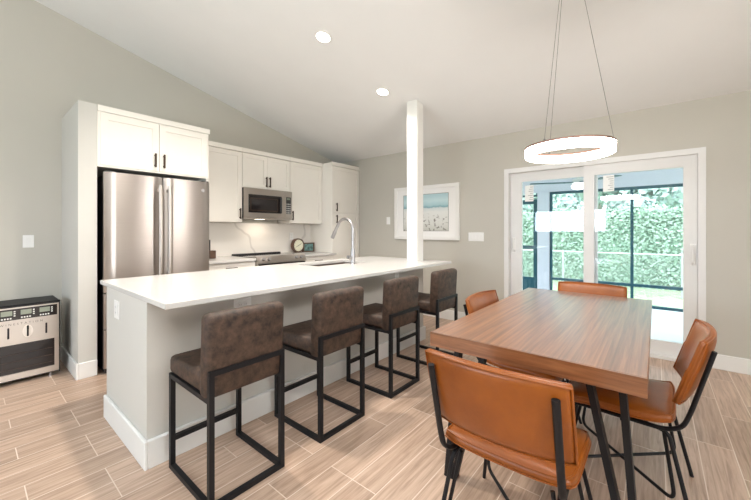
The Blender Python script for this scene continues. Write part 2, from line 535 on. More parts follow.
BH = .137
baseb('baseboard_back', [(XW - .016, YR, 0, XW, DY0 - .002, BH), (XW - .016, DY1 + .002, 0, XW, 4.0, BH)], 'white baseboard along the sliding door wall')
baseb('baseboard_left', [(XB, YK - .016, 0, FX0, YK, BH)], 'white baseboard along the left kitchen wall')
baseb('baseboard_partition', [(FX0 - .016, PY - .016, 0, FX0, YK - .016, BH), (FX0, PY - .016, 0, FX1, PY, BH)], 'white baseboard around the partition wall end')

# support post at the end of the island
PX0, PX1, PY0, PY1 = 3.29, 3.42, 2.10, 2.24
b = MB(); zb = .9155
v = [(PX0, PY0), (PX1, PY0), (PX1, PY1), (PX0, PY1)]
lo = [b.bm.verts.new((x, y, zb)) for x, y in v]; hi = [b.bm.verts.new((x, y, ceil_z(x) + .01)) for x, y in v]
b.bm.faces.new(lo[::-1]); b.bm.faces.new(hi)
for i in range(4): b.bm.faces.new((lo[i], lo[(i + 1) % 4], hi[(i + 1) % 4], hi[i]))
struct(b.build('support_post', M_post), 'square white post rising from the island end to the ceiling', 'post')

# sliding door
dr = D.objects.new('door_1', None); C.objects.link(dr); dr.location = (XW, 0, 0)
struct(dr, 'white framed sliding glass door to the screened porch', 'door')
YZ = Matrix(((0, 1, 0, 0), (1, 0, 0, 0), (0, 0, 1, 0), (0, 0, 0, 1)))   # frame() drawn in XZ -> YZ plane


def fr(x0, x1, z0, z1, t, d0, d1, tb=None, tt=None): return MB().frame(x0, x1, z0, z1, t, d0, d1, tb, tt).rot(YZ)


fr(DY0, DY1, 0, DZ1, .055, -.012, .14, tb=.03, tt=.055).build('door_frame', M_vinyl, dr)
MB().box(-.03, DY0 + .06, .0, .14, DY1 - .06, .035, bev=.004, seg=1).build('door_sill', M_vinyl, dr)
p1 = fr(.500, DY1 - .056, .036, DZ1 - .056, .135, .075, .115, tb=.13, tt=.11).build('fixed_panel', M_vinyl, dr)
MB().box(.092, .625, .15, .098, DY1 - .18, DZ1 - .15).build('glass_pane', M_glass, p1)
p2 = fr(DY0 + .056, .625, .036, DZ1 - .056, .10, .015, .06, tb=.135, tt=.11).build('sliding_panel', M_vinyl, dr)
fr(DY0 + .056, DY0 + .1, .04, DZ1 - .06, .022, .012, .016).build('panel_rail', M_vinyl, p2)
MB().box(.034, DY0 + .14, .16, .040, .54, DZ1 - .15).build('glass_pane', M_glass, p2)


def pull(y, z0, z1, d):
    b = MB(); b.tube(fillet([(d, y, z0), (d - .035, y, z0 + .02), (d - .035, y, z1 - .02), (d, y, z1)], .02), .014, 10, ry=.011)
    b.box(d - .006, y - .022, z0 - .02, d, y + .022, z1 + .02, bev=.003)
    return b.build('pull_handle', M_plate, dr, True)


pull(-.272, .95, 1.12, .015); pull(1.397, 1.0, 1.16, .0745)


def sticker(y0, y1, z0, z1, x, nm):
    o = MB().box(x - .001, y0, z0, x, y1, z1).build('window_sticker', M_plate, dr)
    b = MB(); n = 7
    for k in range(n):
        zz = z0 + (z1 - z0) * (k + .8) / (n + .8); ww = random.uniform(.35, .8)
        b.box(x - .0016, y0 + .006, zz, x - .0011, y0 + .006 + (y1 - y0 - .012) * ww, zz + .006)
    b.build('printed_lines', M_slot, o)
    return o


sticker(1.17, 1.27, 1.63, 1.83, .0915, 'a'); sticker(.345, .445, 1.69, 1.865, .0335, 'b')

# ------------------------------------------------------------------ outdoors: screened porch, hedge, fence, trees
struct(MB().box(-30, -30, -.6, 60, 40, -.4).build('ground', M_grass), 'pale green lawn beyond the porch', 'ground')
XS = 7.58
struct(MB().box(XW + T, -4, -.3, XS + .1, 6, -.08).build('patio_floor', M_slab), 'pale concrete floor of the screened porch', 'floor')
struct(MB().box(XW + T, -4, 2.42, XS + .25, 6, 2.55).build('patio_ceiling', M_extbeam), 'pale porch ceiling', 'ceiling')
struct(MB().box(XS - .03, -4, 2.045, XS + .12, 6, 2.42).build('patio_header_beam', M_extbeam), 'pale blue grey header beam over the porch screens', 'beam')
struct(MB().box(XS - .06, 1.665, -.08, XS + .12, 1.885, 2.045).build('patio_column', M_extbeam), 'pale square porch column left of the screens', 'post')
sc = thing('screen_enclosure', 'dark framed porch screen wall seen through the right glass panel', 'screen', (XS, 0, -.08))
for y in (-3.2, -1.1, .33, 1.64):
    MB().box(-.025, y - .022, 0, .025, y + .022, 2.125).build('screen_post', M_teal, sc)
MB().box(-.03, -3.2, 2.075, .03, 1.66, 2.125).build('head_rail', M_teal, sc)
MB().box(-.03, -3.2, .355, .03, 1.66, .40).build('chair_rail', M_teal, sc)
MB().box(-.03, -3.2, 0, .03, 1.66, .045).build('bottom_rail', M_teal, sc)
sd = thing('screen_door', 'dark teal porch screen door left of the pale column', 'door', (XS, 0, -.08))
b = fr(1.90, 2.80, 0.01, 1.99, .07, -.02, .02, tb=.36, tt=.09); b.build('door_stiles', M_teal, sd)
MB().box(-.02, 1.97, .96, .02, 2.73, 1.03).build('middle_rail', M_teal, sd)
MB().box(-.02, 1.886, 2.05, .02, 2.86, 2.09).build('transom_rail', M_teal, sd)
MB().box(-.02, 1.886, 2.09, .02, 1.92, 2.12).build('jamb_cap', M_teal, sd)

fan = thing('porch_ceiling_fan', 'porch ceiling fan with dark blades and white bowl light seen through the left glass', 'ceiling fan', (6.2, .95, 2.42))
MB().lathe([(.06, 0), (.06, -.03), (.02, -.05)], 20).build('ceiling_canopy', M_plate, fan, True)
MB().tube([(0, 0, -.04), (0, 0, -.34)], .013).build('downrod', M_plate, fan, True)
MB().lathe([(.03, -.32), (.085, -.34), (.09, -.40), (.06, -.42)], 24).build('motor', M_plate, fan, True)
MB().lathe([(.06, -.42), (.10, -.435), (.095, -.47), (.06, -.50), (.01, -.51)], 24).build('light_bowl', M_domelens, fan, True)
for k in range(3):
    MB().box(.08, -.06, -.395, .70, .06, -.385, bev=.004, mtx=Matrix.Rotation(R(112) + k * 2 * PI / 3, 4, 'Z')).build('blade', M_teal, fan)


def leaves(b, n, pos, size, up=.3):
    bm = b.bm
    for _ in range(n):
        p, nr = pos()
        nr = (nr + Vector((random.uniform(-1, 1), random.uniform(-1, 1), random.uniform(-1, 1) + up)) * .8).normalized()
        t = nr.orthogonal().normalized(); t = (Matrix.Rotation(random.uniform(0, 2 * PI), 3, nr) @ t); u = nr.cross(t)
        s = size * random.uniform(.6, 1.3)
        bm.faces.new([bm.verts.new(p + t * (s * a) + u * (s * .55 * c)) for a, c in ((-1, 0), (0, -1), (1, 0), (0, 1))])
    return b


hx0, hx1, hh = 12.5, 14.0, 2.30
hd = thing('hedge', 'dense clipped green hedge behind the chain link fence', 'hedge', (13.2, 4, -.4))
# woody core
b = MB()
n = 40; prof = []
for i in range(n + 1):
    y = -14 + 22 * i / n
    prof.append([b.bm.verts.new((x + random.uniform(-.08, .08), y, z * (hh - .12) + random.uniform(-.1, .05) * (z > .5))) for x, z in ((-.55, 0), (-.6, .5), (-.5, .95), (0, 1), (.5, .95), (.6, 0))])
for A, B in zip(prof, prof[1:]):
    for k in range(5): b.bm.faces.new((A[k], A[k + 1], B[k + 1], B[k]))
b.build('hedge_body', M_hedge, hd)


def hp():
    y = random.uniform(-8, 4.5)
    if random.random() < .72: return Vector((-.62 + random.uniform(-.12, .05), y, random.uniform(.0, hh))), Vector((-1, 0, .2))
    return Vector((random.uniform(-.6, .2), y, hh - .1 + random.uniform(-.05, .16) + .05 * math.sin(y * 3))), Vector((-.2, 0, 1))


leaves(MB(), 34000, hp, .055).build('hedge_leaves', M_hedge, hd)

fx = 11.2
fe = thing('chain_link_fence', 'low chain link fence in front of the green hedge', 'fence', (fx, 0, -.4))
b = MB()
MB().tube([(0, -6, 1.05), (0, 12, 1.05)], .022, 8).build('top_rail', M_fence, fe, True)
for y in (-3.1, -.5, 2.1, 4.7): MB().tube([(0, y, 0), (0, y, 1.1)], .028, 8).build('fence_post', M_fence, fe, True)
b = MB(); st = .075
y = -3.2
while y < 7.5:
    b.bar((.0, y, 0), (.0, y + 1.05, 1.05), .004, .004); b.bar((.004, y + 1.05, 0), (.004, y, 1.05), .004, .004); y += st
b.build('wire_mesh', M_fence, fe)


def tree(x, y, h, r, trunk, lab, seedv):
    random.seed(seedv)
    t = thing('tree', lab, 'tree', (x, y, -.4), 0, None)
    b = MB(); b.tube([(0, 0, 0), (.1, .05, h * .35), (.0, -.05, h * .62), (.05, 0, h * .8)], trunk, 8)
    for k in range(6):
        a = k * 1.1; b.tube([(.05, 0, h * (.4 + .05 * k)), (math.cos(a) * r * .4, math.sin(a) * r * .4, h * (.55 + .05 * k)), (math.cos(a) * r * .75, math.sin(a) * r * .75, h * (.62 + .05 * k))], trunk * .35, 6)
    b.build('trunk', M_bark, t, True)
    cl = [(Vector((random.uniform(-1, 1) * r * .7, random.uniform(-1, 1) * r * .7, h * random.uniform(.2, .95))), r * random.uniform(.32, .5)) for _ in range(22)]

    def pp():
        c, rr = random.choice(cl); d = Vector((random.gauss(0, 1), random.gauss(0, 1), random.gauss(0, 1))).normalized()
        return c + d * rr * random.uniform(.6, 1), d
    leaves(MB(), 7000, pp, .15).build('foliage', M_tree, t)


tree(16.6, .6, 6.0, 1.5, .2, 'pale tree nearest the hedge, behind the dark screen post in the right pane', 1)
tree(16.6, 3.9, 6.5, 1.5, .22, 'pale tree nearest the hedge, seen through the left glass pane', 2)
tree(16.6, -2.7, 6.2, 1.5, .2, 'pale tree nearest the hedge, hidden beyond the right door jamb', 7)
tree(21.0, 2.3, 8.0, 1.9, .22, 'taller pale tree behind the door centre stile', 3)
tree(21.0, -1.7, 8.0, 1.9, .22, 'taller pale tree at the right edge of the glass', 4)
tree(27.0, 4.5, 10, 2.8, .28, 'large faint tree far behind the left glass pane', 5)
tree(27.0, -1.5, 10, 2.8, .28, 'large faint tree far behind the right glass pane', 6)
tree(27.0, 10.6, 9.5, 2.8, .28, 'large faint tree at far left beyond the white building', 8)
random.seed(11)
bd = thing('white_building', 'white rendered building with grey roof beyond the hedge', 'building', (20.0, 7.2, -.4))
MB().prism([(-.2, 0), (3.0, 0), (3.0, 2.45), (-.2, 2.45)], -2.2, 2.6, sw).build('wall', M_white_ext, bd)
MB().prism([(-.4, 2.45), (3.2, 2.45), (1.4, 3.0)], -2.4, 2.8, sw).build('roof', M_roof, bd)

# ------------------------------------------------------------------ island
isl = thing('kitchen_island', 'long grey painted island base with white skirting under the quartz top', 'kitchen island', (0, 0, 0))
IX0, IX1, IY0, IY1, CT0, CT1 = .622, 3.42, 2.10, 2.90, .886, .915
SX0, SX1, SY0, SY1 = 2.22, 2.92, 2.56, 2.90     # sink cut-out, front part of cabinet
b = MB()
b.box(IX0, IY0, 0, IX1, 2.24, CT0)
b.box(IX0, 2.24, 0, IX0 + .02, IY1, CT0); b.box(IX1 - .02, 2.24, 0, IX1, IY1, CT0)
b.build('island_wall', M_drywall, isl)
MB().box(IX0 + .02, 2.24, .1, SX0 - .05, IY1, CT0).box(SX1 + .05, 2.24, .1, IX1 - .02, IY1, CT0).box(SX0 - .05, 2.24, .1, SX1 + .05, IY1, .60).build('cabinet_body', M_cab, isl)
b = MB()
for q in ((IX0 - .018, IY0 - .026, 0, IX0, IY1, .15), (IX0, IY0 - .026, 0, IX1 + .018, IY0, .15), (IX1, IY0, 0, IX1 + .018, IY1, .15)): b.box(*q, bev=.004, seg=1)
b.build('skirting', M_trim, isl)


def slab_hole(x0, x1, y0, y1, z0, z1, h, name, m):
    b = MB(); b.frame(x0, x1, y0, y1, 1, 0, 1)   # placeholder topology: overwrite coordinates below
    bm = b.bm; bm.verts.ensure_lookup_table()
    O = [(x0, y0), (x1, y0), (x1, y1), (x0, y1)]; I = [(h[0], h[2]), (h[1], h[2]), (h[1], h[3]), (h[0], h[3])]
    for i, v in enumerate(bm.verts):
        P_ = (O + I + O + I)[i]; v.co = (P_[0], P_[1], z1 if i < 8 else z0)
    bmesh.ops.recalc_face_normals(bm, faces=bm.faces)
    es = [e for e in bm.edges if abs(e.verts[0].co.z - e.verts[1].co.z) < 1e-6 and len(e.link_faces) == 2 and abs(e.link_faces[0].normal.dot(e.link_faces[1].normal)) < .5]
    bmesh.ops.bevel(bm, geom=es, offset=.003, segments=2, profile=.5, affect='EDGES')
    return b.build(name, m)


tag(slab_hole(.617, 3.585, 1.82, 3.05, CT0, CT1, (SX0, SX1, SY0, SY1), 'island_worktop', M_quartz), 'white quartz worktop overhanging the island on the stool side', 'worktop')
sk = thing('sink', 'undermount steel sink in the island worktop behind the faucet', 'sink', (0, 0, 0))
b = MB()
b.box(SX0 - .012, SY0 - .012, .66, SX1 + .012, SY1 + .012, .668)
b.box(SX0 - .012, SY0 - .012, .668, SX0 - .002, SY1 + .012, .885); b.box(SX1 + .002, SY0 - .012, .668, SX1 + .012, SY1 + .012, .885)
b.box(SX0 - .002, SY0 - .012, .668, SX1 + .002, SY0 - .002, .885); b.box(SX0 - .002, SY1 + .002, .668, SX1 + .002, SY1 + .012, .885)
b.build('basin', M_sink, sk)
MB().lathe([(.04, .668), (.04, .672), (.02, .671)], 20, Matrix.Translation(((SX0 + SX1) / 2, (SY0 + SY1) / 2, 0))).build('drain', M_chrome, sk)

fa = thing('kitchen_faucet', 'tall brushed nickel gooseneck faucet on the island worktop', 'faucet', (2.61, 2.465, CT1))
MB().lathe([(.031, 0), (.031, .006), (.026, .012), (.025, .1), (.022, .14), (.017, .17)], 24).build('faucet_body', M_chrome, fa, True)
arc = [(0, 0, .15), (0, 0, .36)]
rr = .118
for k in range(1, 13):
    a = PI * k / 14; arc.append((0, rr - rr * math.cos(a), .36 + rr * math.sin(a)))
e_ = Vector(arc[-1]); d_ = (Vector(arc[-1]) - Vector(arc[-2])).normalized()
MB().tube(arc, .0145, 14).build('spout', M_chrome, fa, True)
MB().tube([e_, e_ + d_ * .05, e_ + d_ * .13, e_ + d_ * .16], .017, 14).tube([e_ + d_ * .09, e_ + d_ * .165], .021, 14).build('spray_head', M_chrome, fa, True)
MB().tube([(-.02, 0, .07), (-.06, 0, .075)], .013, 12).tube([(-.055, 0, .075), (-.075, 0, .075)], .020, 14).build('lever_handle', M_chrome, fa, True)


def plate(name, label, cat, w_, h_, mtx, kind, group=None, n=1):
    """wall plate in local XZ, facing -y"""
    t = thing(name, label, cat, (0, 0, 0), 0, group); t.matrix_world = mtx
    MB().box(-w_ / 2, -.006, -h_ / 2, w_ / 2, 0, h_ / 2, bev=.003).build('cover_plate', M_plate, t)
    for i in range(n):
        cx = (i - (n - 1) / 2) * .046
        if kind == 'switch':
            MB().box(cx - .016, -.010, -.032, cx + .016, -.006, .032, bev=.002).build('rocker', M_trim, t)
        elif kind == 'outlet_h':
            f = MB().box(cx - .034, -.009, -.017, cx + .034, -.006, .017, bev=.002).build('receptacle', M_trim, t)
            for s in (-.018, .018):
                for q in (-.006, .004): MB().box(cx + s + q, -.0096, -.006, cx + s + q + .002, -.0091, .004).build('slot', M_slot, f)
        else:
            f = MB().box(cx - .017, -.009, -.034, cx + .017, -.006, .034, bev=.002).build('receptacle', M_trim, t)
            for s in (-.018, .018):
                for q in (-.006, .004): MB().box(cx + q, -.0096, s - .005, cx + q + .002, -.0091, s + .005).build('slot', M_slot, f)
    return t


def face_mY(x, y, z): return Matrix.Translation((x, y, z))
def face_mX(x, y, z): return Matrix.Translation((x, y, z)) @ Matrix.Rotation(R(-90), 4, 'Z')


plate('wall_outlet', 'white outlet on the near end of the island', 'outlet', .098, .115, face_mX(IX0, 2.65, .765), 'outlet')
plate('wall_outlet', 'white outlet under the worktop edge above the nearest bar stool', 'outlet', .122, .078, face_mY(1.167, IY0, .785), 'outlet_h')
plate('wall_outlet', 'white outlet under the worktop edge beyond the third bar stool', 'outlet', .075, .115, face_mY(2.89, IY0, .785), 'outlet')
plate('wall_outlet', 'white outlet on the marble backsplash above the clock', 'outlet', .075, .115, face_mY(3.36, YK - .014, 1.175), 'outlet')
plate('light_switch', 'white light switch above the stainless wine dispenser', 'light switch', .075, .118, face_mY(.385, YK, 1.166), 'switch')
plate('light_switch', 'white light switch left of the framed beach picture', 'light switch', .072, .118, face_mX(XW, 3.36, 1.425), 'switch')
plate('light_switch', 'wide four-gang white switch plate between picture and sliding door', 'light switch', .215, .118, face_mX(XW, 1.872, 1.182), 'switch', n=4)

# ------------------------------------------------------------------ kitchen cabinets
CT = 2.365


def handle_v(x, yface, z0, z1, parent):
    b = MB(); b.box(x - .008, yface - .034, z0, x + .008, yface - .022, z1, bev=.002)
    b.box(x - .005, yface - .024, z0 + .012, x + .005, yface, z0 + .024); b.box(x - .005, yface - .024, z1 - .024, x + .005, yface, z1 - .012)
    return b.build('handle', M_bronze, parent)


def handle_h(x0, x1, yface, z, parent):
    b = MB(); b.box(x0, yface - .032, z - .006, x1, yface - .022, z + .006, bev=.002)
    b.box(x0 + .012, yface - .024, z - .005, x0 + .024, yface, z + .005); b.box(x1 - .024, yface - .024, z - .005, x1 - .012, yface, z + .005)
    return b.build('handle', M_bronze, parent)


def shaker(x0, x1, z0, z1, yf, parent, name='door', st=.058):
    """shaker door; front face at yf, 20 mm thick"""
    b = MB(); b.frame(x0, x1, z0, z1, st, yf, yf + .02); b.box(x0 + st - .002, yf + .009, z0 + st - .002, x1 - st + .002, yf + .018, z1 - st + .002)
    return b.build(name, M_cab, parent)


G = .0025
# over-fridge cabinet
fc = thing('over_fridge_cabinet', 'deep cream wall cabinet with two doors above the refrigerator', 'cabinet')
MB().box(.747, 3.81, 1.835, 1.712, YK, CT + .008).build('cabinet_body', M_cab, fc)
b = MB(); b.frame(.747, 1.712, 1.835, CT + .008, .02, 3.795, 3.81, tb=.018, tt=.055); b.build('face_frame', M_cab, fc)
MB().box(.747, 3.782, 2.325, 1.722, 3.795, CT + .012).build('crown_strip', M_cab, fc)
d1 = shaker(.767, 1.226, 1.853, 2.316, 3.785, fc); handle_v(1.190, 3.785, 1.885, 2.02, d1)
d2 = shaker(1.231, 1.694, 1.853, 2.316, 3.785, fc); handle_v(1.267, 3.785, 1.885, 2.02, d2)
MB().box(1.693, 3.81, 0, 1.712, YK, 1.835).build('side_panel', M_cab, fc)


def upper(name, label, x0, x1, z0, hinges, split=False):
    t = thing(name, label, 'cabinet', group='upper kitchen cabinets')
    MB().box(x0, 4.262, z0, x1, YK - .002, CT).build('cabinet_body', M_cab, t)
    MB().box(x0, 4.228, 2.312, x1, 4.262, CT + .004).build('crown_strip', M_cab, t)
    zt = 2.306
    if split:
        m = (x0 + x1) / 2
        a = shaker(x0 + G, m - G / 2, z0 + .006, zt, 4.242, t); handle_v(m - .028, 4.242, z0 + .03, z0 + .175, a)
        c = shaker(m + G / 2, x1 - G, z0 + .006, zt, 4.242, t); handle_v(m + .028, 4.242, z0 + .03, z0 + .175, c)
    else:
        a = shaker(x0 + G, x1 - G, z0 + .006, zt, 4.242, t)
        hx = x1 - .036 if hinges == 'L' else x0 + .036
        handle_v(hx, 4.242, z0 + .045, z0 + .185, a)
    return t


upper('wall_cabinet', 'tall cream single-door wall cabinet between refrigerator and microwave', 1.716, 2.354, 1.376, 'L')
upper('wall_cabinet', 'short cream two-door wall cabinet directly above the microwave', 2.357, 3.119, 1.845, None, True)
upper('wall_cabinet', 'tall cream single-door wall cabinet between microwave and pantry', 3.122, 3.752, 1.376, 'R')

pa = thing('pantry_cabinet', 'full-height cream pantry cabinet in the kitchen corner', 'cabinet')
MB().box(3.757, 4.022, 0, 4.396, YK - .002, CT).build('cabinet_body', M_cab, pa)
MB().box(3.745, 3.995, 2.312, 4.396, 4.022, CT + .006).build('crown_strip', M_cab, pa)
a = shaker(3.76, 4.392, 1.557, 2.306, 4.002, pa); handle_v(3.845, 4.002, 1.58, 1.715, a)
a = shaker(3.76, 4.392, .105, 1.551, 4.002, pa); handle_v(3.845, 4.002, 1.385, 1.52, a)
MB().box(3.757, 4.06, 0, 4.396, 4.07, .1).build('toe_kick', M_cab, pa)


def basecab(label, x0, x1, hx):
    t = thing('base_cabinet', label, 'cabinet', group='base kitchen cabinets')
    MB().box(x0, 3.94, .1, x1, YK - .002, .884).build('cabinet_body', M_cab, t)
    MB().box(x0, 3.99, 0, x1, YK - .002, .1).build('toe_kick', M_cab, t)
    dw = MB().frame(x0 + G, x1 - G, .745, .872, .03, 3.92, 3.94).box(x0 + .03, 3.928, .774, x1 - .03, 3.938, .844).build('drawer', M_cab, t)
    handle_h(hx - .072, hx + .072, 3.92, .82, dw)
    m = (x0 + x1) / 2
    a = shaker(x0 + G, m - G / 2, .106, .737, 3.92, t); handle_v(m - .035, 3.92, .56, .70, a)
    a = shaker(m + G / 2, x1 - G, .106, .737, 3.92, t); handle_v(m + .035, 3.92, .56, .70, a)


basecab('cream base cabinet with drawer left of the range', 1.716, 2.352, 2.03)
basecab('cream base cabinet with drawer right of the range', 3.124, 3.752, 3.39)
tag(MB().box(1.716, 3.895, .886, 2.352, YK - .002, .915, bev=.003).build('kitchen_worktop', M_quartz), 'white worktop piece left of the range beside the refrigerator', 'worktop')
tag(MB().box(3.124, 3.895, .886, 3.752, YK - .002, .915, bev=.003).build('kitchen_worktop', M_quartz), 'white worktop piece right of the range under the clock', 'worktop')
tag(MB().box(1.716, YK - .014, .9155, 3.754, YK - .001, 1.372).build('backsplash', M_marble), 'white marble backsplash with thin grey veins behind the range', 'backsplash')

# ------------------------------------------------------------------ refrigerator
rf = thing('refrigerator', 'stainless french door refrigerator under the deep cream cabinet', 'refrigerator')
MB().box(.787, 3.775, .012, 1.688, 4.48, 1.765, bev=.006).build('case', M_blackplast, rf)
RZ = 1.785


def fridge_door(x0, x1, z0, z1, name):
    b = MB(); n = 10
    pr = []
    for k in range(n + 1):
        u = k / n; x = x0 + (x1 - x0) * u; e = min(u, 1 - u) * (x1 - x0)
        y = 3.708 - .006 * math.sin(PI * u) + (.018 * max(0, 1 - e / .02) ** 2)
        pr.append((x, y))
    b.prism(pr + [(x1, 3.77), (x0, 3.77)], z0, z1)
    return b.build(name, M_steel, rf, True)


def fridge_handle(x, z0, z1, parent):
    b = MB(); n = 14; pts = []
    for k in range(n + 1):
        u = k / n; pts.append((x, 3.648 - .012 * math.sin(PI * u), z0 + (z1 - z0) * u))
    b.tube(pts, .013, 12, ry=.019, up=(0, 1, 0))
    b.box(x - .012, 3.648, z0 + .03, x + .012, 3.712, z0 + .06); b.box(x - .012, 3.648, z1 - .06, x + .012, 3.712, z1 - .03)
    return b.build('handle', M_steel2, parent, True)


dl = fridge_door(.777, 1.2365, .722, RZ, 'door'); fridge_handle(1.199, .80, 1.70, dl)
dR = fridge_door(1.2415, 1.688, .722, RZ, 'door'); fridge_handle(1.279, .80, 1.70, dR)
MB().lathe([(.018, 0), (.018, .003)], 20, Matrix.Translation((1.615, 3.704, 1.69)) @ Matrix.Rotation(R(90), 4, 'X')).build('badge', M_chrome, dR)
dw = fridge_door(.777, 1.688, .40, .712, 'freezer_drawer')
MB().tube([(.84, 3.65, .66), (1.62, 3.65, .66)], .014, 12).box(.87, 3.65, .65, .89, 3.71, .67).box(1.57, 3.65, .65, 1.59, 3.71, .67).build('handle', M_steel2, dw, True)
dw = fridge_door(.777, 1.688, .055, .39, 'freezer_drawer')
MB().tube([(.84, 3.65, .34), (1.62, 3.65, .34)], .014, 12).box(.87, 3.65, .33, .89, 3.71, .35).box(1.57, 3.65, .33, 1.59, 3.71, .35).build('handle', M_steel2, dw, True)
MB().box(.79, 3.74, .012, 1.685, 3.775, .05).build('toe_grille', M_blackplast, rf)
b = MB()
for x in (.83, 1.645):
    for y in (3.83, 4.42): b.lathe([(.02, 0), (.02, .013)], 12, Matrix.Translation((x, y, 0)))
b.build('feet', M_blackplast, rf)
MB().box(.79, 3.735, RZ - .02, .86, 3.80, RZ + .012).build('hinge_cover', M_blackplast, rf)
MB().box(1.62, 3.735, RZ - .02, 1.685, 3.80, RZ + .012).build('hinge_cover', M_blackplast, rf)

# ------------------------------------------------------------------ microwave
mw = thing('microwave', 'stainless over-the-range microwave under the short wall cabinet', 'microwave')
MX0, MX1, MZ0, MZ1, MY = 2.360, 3.117, 1.43, 1.842, 4.19
MB().box(MX0, MY + .028, MZ0, MX1, YK - .003, MZ1).build('case', M_blackplast, mw)
b = MB(); wx0, wx1, wz0, wz1 = MX0 + .055, MX1 - .155, MZ0 + .075, MZ1 - .085
b.frame(MX0, MX1 - .125, MZ0 + .02, MZ1, .055, MY, MY + .028, tb=.06, tt=.085)
md = b.build('door', M_steel2, mw)
MB().box(MX0 + .05, MY + .004, MZ0 + .076, MX1 - .176, MY + .026, MZ1 - .08).build('window', M_blackglass, md)
MB().frame(MX0 + .085, MX1 - .24, MZ0 + .105, MZ1 - .13, .012, MY + .002, MY + .004).build('window_border', M_bronze, md)
MB().tube([(MX1 - .205, MY - .022, MZ0 + .09), (MX1 - .205, MY - .022, MZ1 - .1)], .013, 10).box(MX1 - .212, MY - .02, MZ0 + .1, MX1 - .198, MY + .002, MZ0 + .12).box(MX1 - .212, MY - .02, MZ1 - .13, MX1 - .198, MY + .002, MZ1 - .11).build('handle', M_blackplast, md, True)
MB().frame(MX1 - .123, MX1, MZ0 + .02, MZ1, .018, MY, MY + .028, tb=.06, tt=.085).build('panel_frame', M_steel2, mw)
cp = MB().box(MX1 - .108, MY + .003, MZ0 + .078, MX1 - .016, MY + .027, MZ1 - .083).build('control_panel', M_blackplast, mw)
MB().box(MX1 - .09, MY + .001, MZ1 - .125, MX1 - .035, MY + .003, MZ1 - .098).build('display', M_lcd, cp)
b = MB()
for r_ in range(5):
    for c_ in range(3): b.box(MX1 - .094 + c_ * .026, MY + .0015, MZ0 + .09 + r_ * .032, MX1 - .080 + c_ * .026, MY + .003, MZ0 + .104 + r_ * .032)
b.build('keypad', M_btn, cp)
MB().box(MX0, MY + .004, MZ0 - .006, MX1, MY + .2, MZ0 + .018).build('vent_base', M_steel2, mw)
MB().box(MX0 + .2, MY + .03, MZ0 - .010, MX0 + .32, MY + .10, MZ0 - .006).build('task_lamp', M_task, mw)
area('microwave_task_light', (2.74, 4.32, MZ0 - .02), (0, 0, 0), .3, .12, 1.3, (1.0, .86, .70))

# ------------------------------------------------------------------ range
rg = thing('range', 'stainless slide-in range between the base cabinets', 'range')
GX0, GX1 = 2.358, 3.118
MB().box(GX0, 3.93, .02, GX1, YK - .02, .90).build('body', M_steel2, rg)
MB().box(GX0 - .004, 3.93, .901, GX1 + .004, YK - .02, .922, bev=.003).build('glass_cooktop', M_blackglass, rg)
MB().box(GX0, YK - .075, .922, GX1, YK - .02, .94, bev=.003).build('rear_vent_trim', M_blackplast, rg)
b = MB(); b.prism([(3.86, .845), (3.93, .845), (3.93, .935), (3.895, .935)], GX0 - .004, GX1 + .004, Matrix(((0, 0, 1, 0), (1, 0, 0, 0), (0, 1, 0, 0), (0, 0, 0, 1))))
b.build('control_panel', M_steel2, rg)
for x in (2.44, 2.52, 2.955, 3.035):
    q = Matrix.Translation((x, 3.875, .895)) @ Matrix.Rotation(R(68), 4, 'X')
    MB().lathe([(.022, -.006), (.022, .022), (.018, .028)], 18, q).build('knob', M_chrome, rg, True)
od = MB().box(GX0, 3.875, .22, GX1, 3.93, .838, bev=.004).build('oven_door', M_steel2, rg)
MB().box(GX0 + .09, 3.872, .34, GX1 - .09, 3.876, .70).build('door_window', M_blackglass, od)
MB().box(GX0 + .01, 3.868, .775, GX1 - .01, 3.8745, .836).build('black_band', M_blackglass, od)
MB().tube([(GX0 + .03, 3.825, .765), (GX1 - .03, 3.825, .765)], .014, 12).box(GX0 + .05, 3.825, .757, GX0 + .07, 3.876, .773).box(GX1 - .07, 3.825, .757, GX1 - .05, 3.876, .773).build('handle', M_steel2, od, True)
MB().box(GX0, 3.88, .05, GX1, 3.93, .212, bev=.004).build('warming_drawer', M_steel2, rg)
b = MB()
for x in (GX0 + .05, GX1 - .05):
    for y in (4.0, 4.45): b.lathe([(.02, 0), (.02, .02)], 10, Matrix.Translation((x, y, 0)))
b.build('feet', M_blackplast, rg)

# worktop items
ck = thing('mantel_clock', 'round cream-faced clock in dark brown case on the worktop', 'clock', (3.40, 4.42, .9155))
q = Matrix.Translation((0, 0, .115)) @ Matrix.Rotation(R(90), 4, 'X')
MB().lathe([(.088, -.045), (.108, -.04), (.112, .0), (.108, .03), (.096, .034), (.094, .026), (.09, .02)], 40, q).build('case', M_clockrim, ck, True)
MB().lathe([(.092, .02), (.092, .0235)], 40, q).build('dial', M_clockface, ck)
b = MB()
b.bar((-.005, -.0265, .108), (.052, -.0265, .142), .006, .003, (0, 1, 0)); b.bar((.005, -.0265, .118), (-.05, -.0265, .088), .005, .003, (0, 1, 0))
b.build('hands', M_hand, ck)
b = MB()
for k in range(12):
    a = k * PI / 6; b.bar((math.sin(a) * .072, -.0245, .115 + math.cos(a) * .072), (math.sin(a) * .082, -.0245, .115 + math.cos(a) * .082), .005, .002, (0, 1, 0))
b.build('hour_marks', M_hand, ck)
MB().box(-.06, -.03, 0, .06, .04, .012, bev=.003).build('foot', M_clockrim, ck)

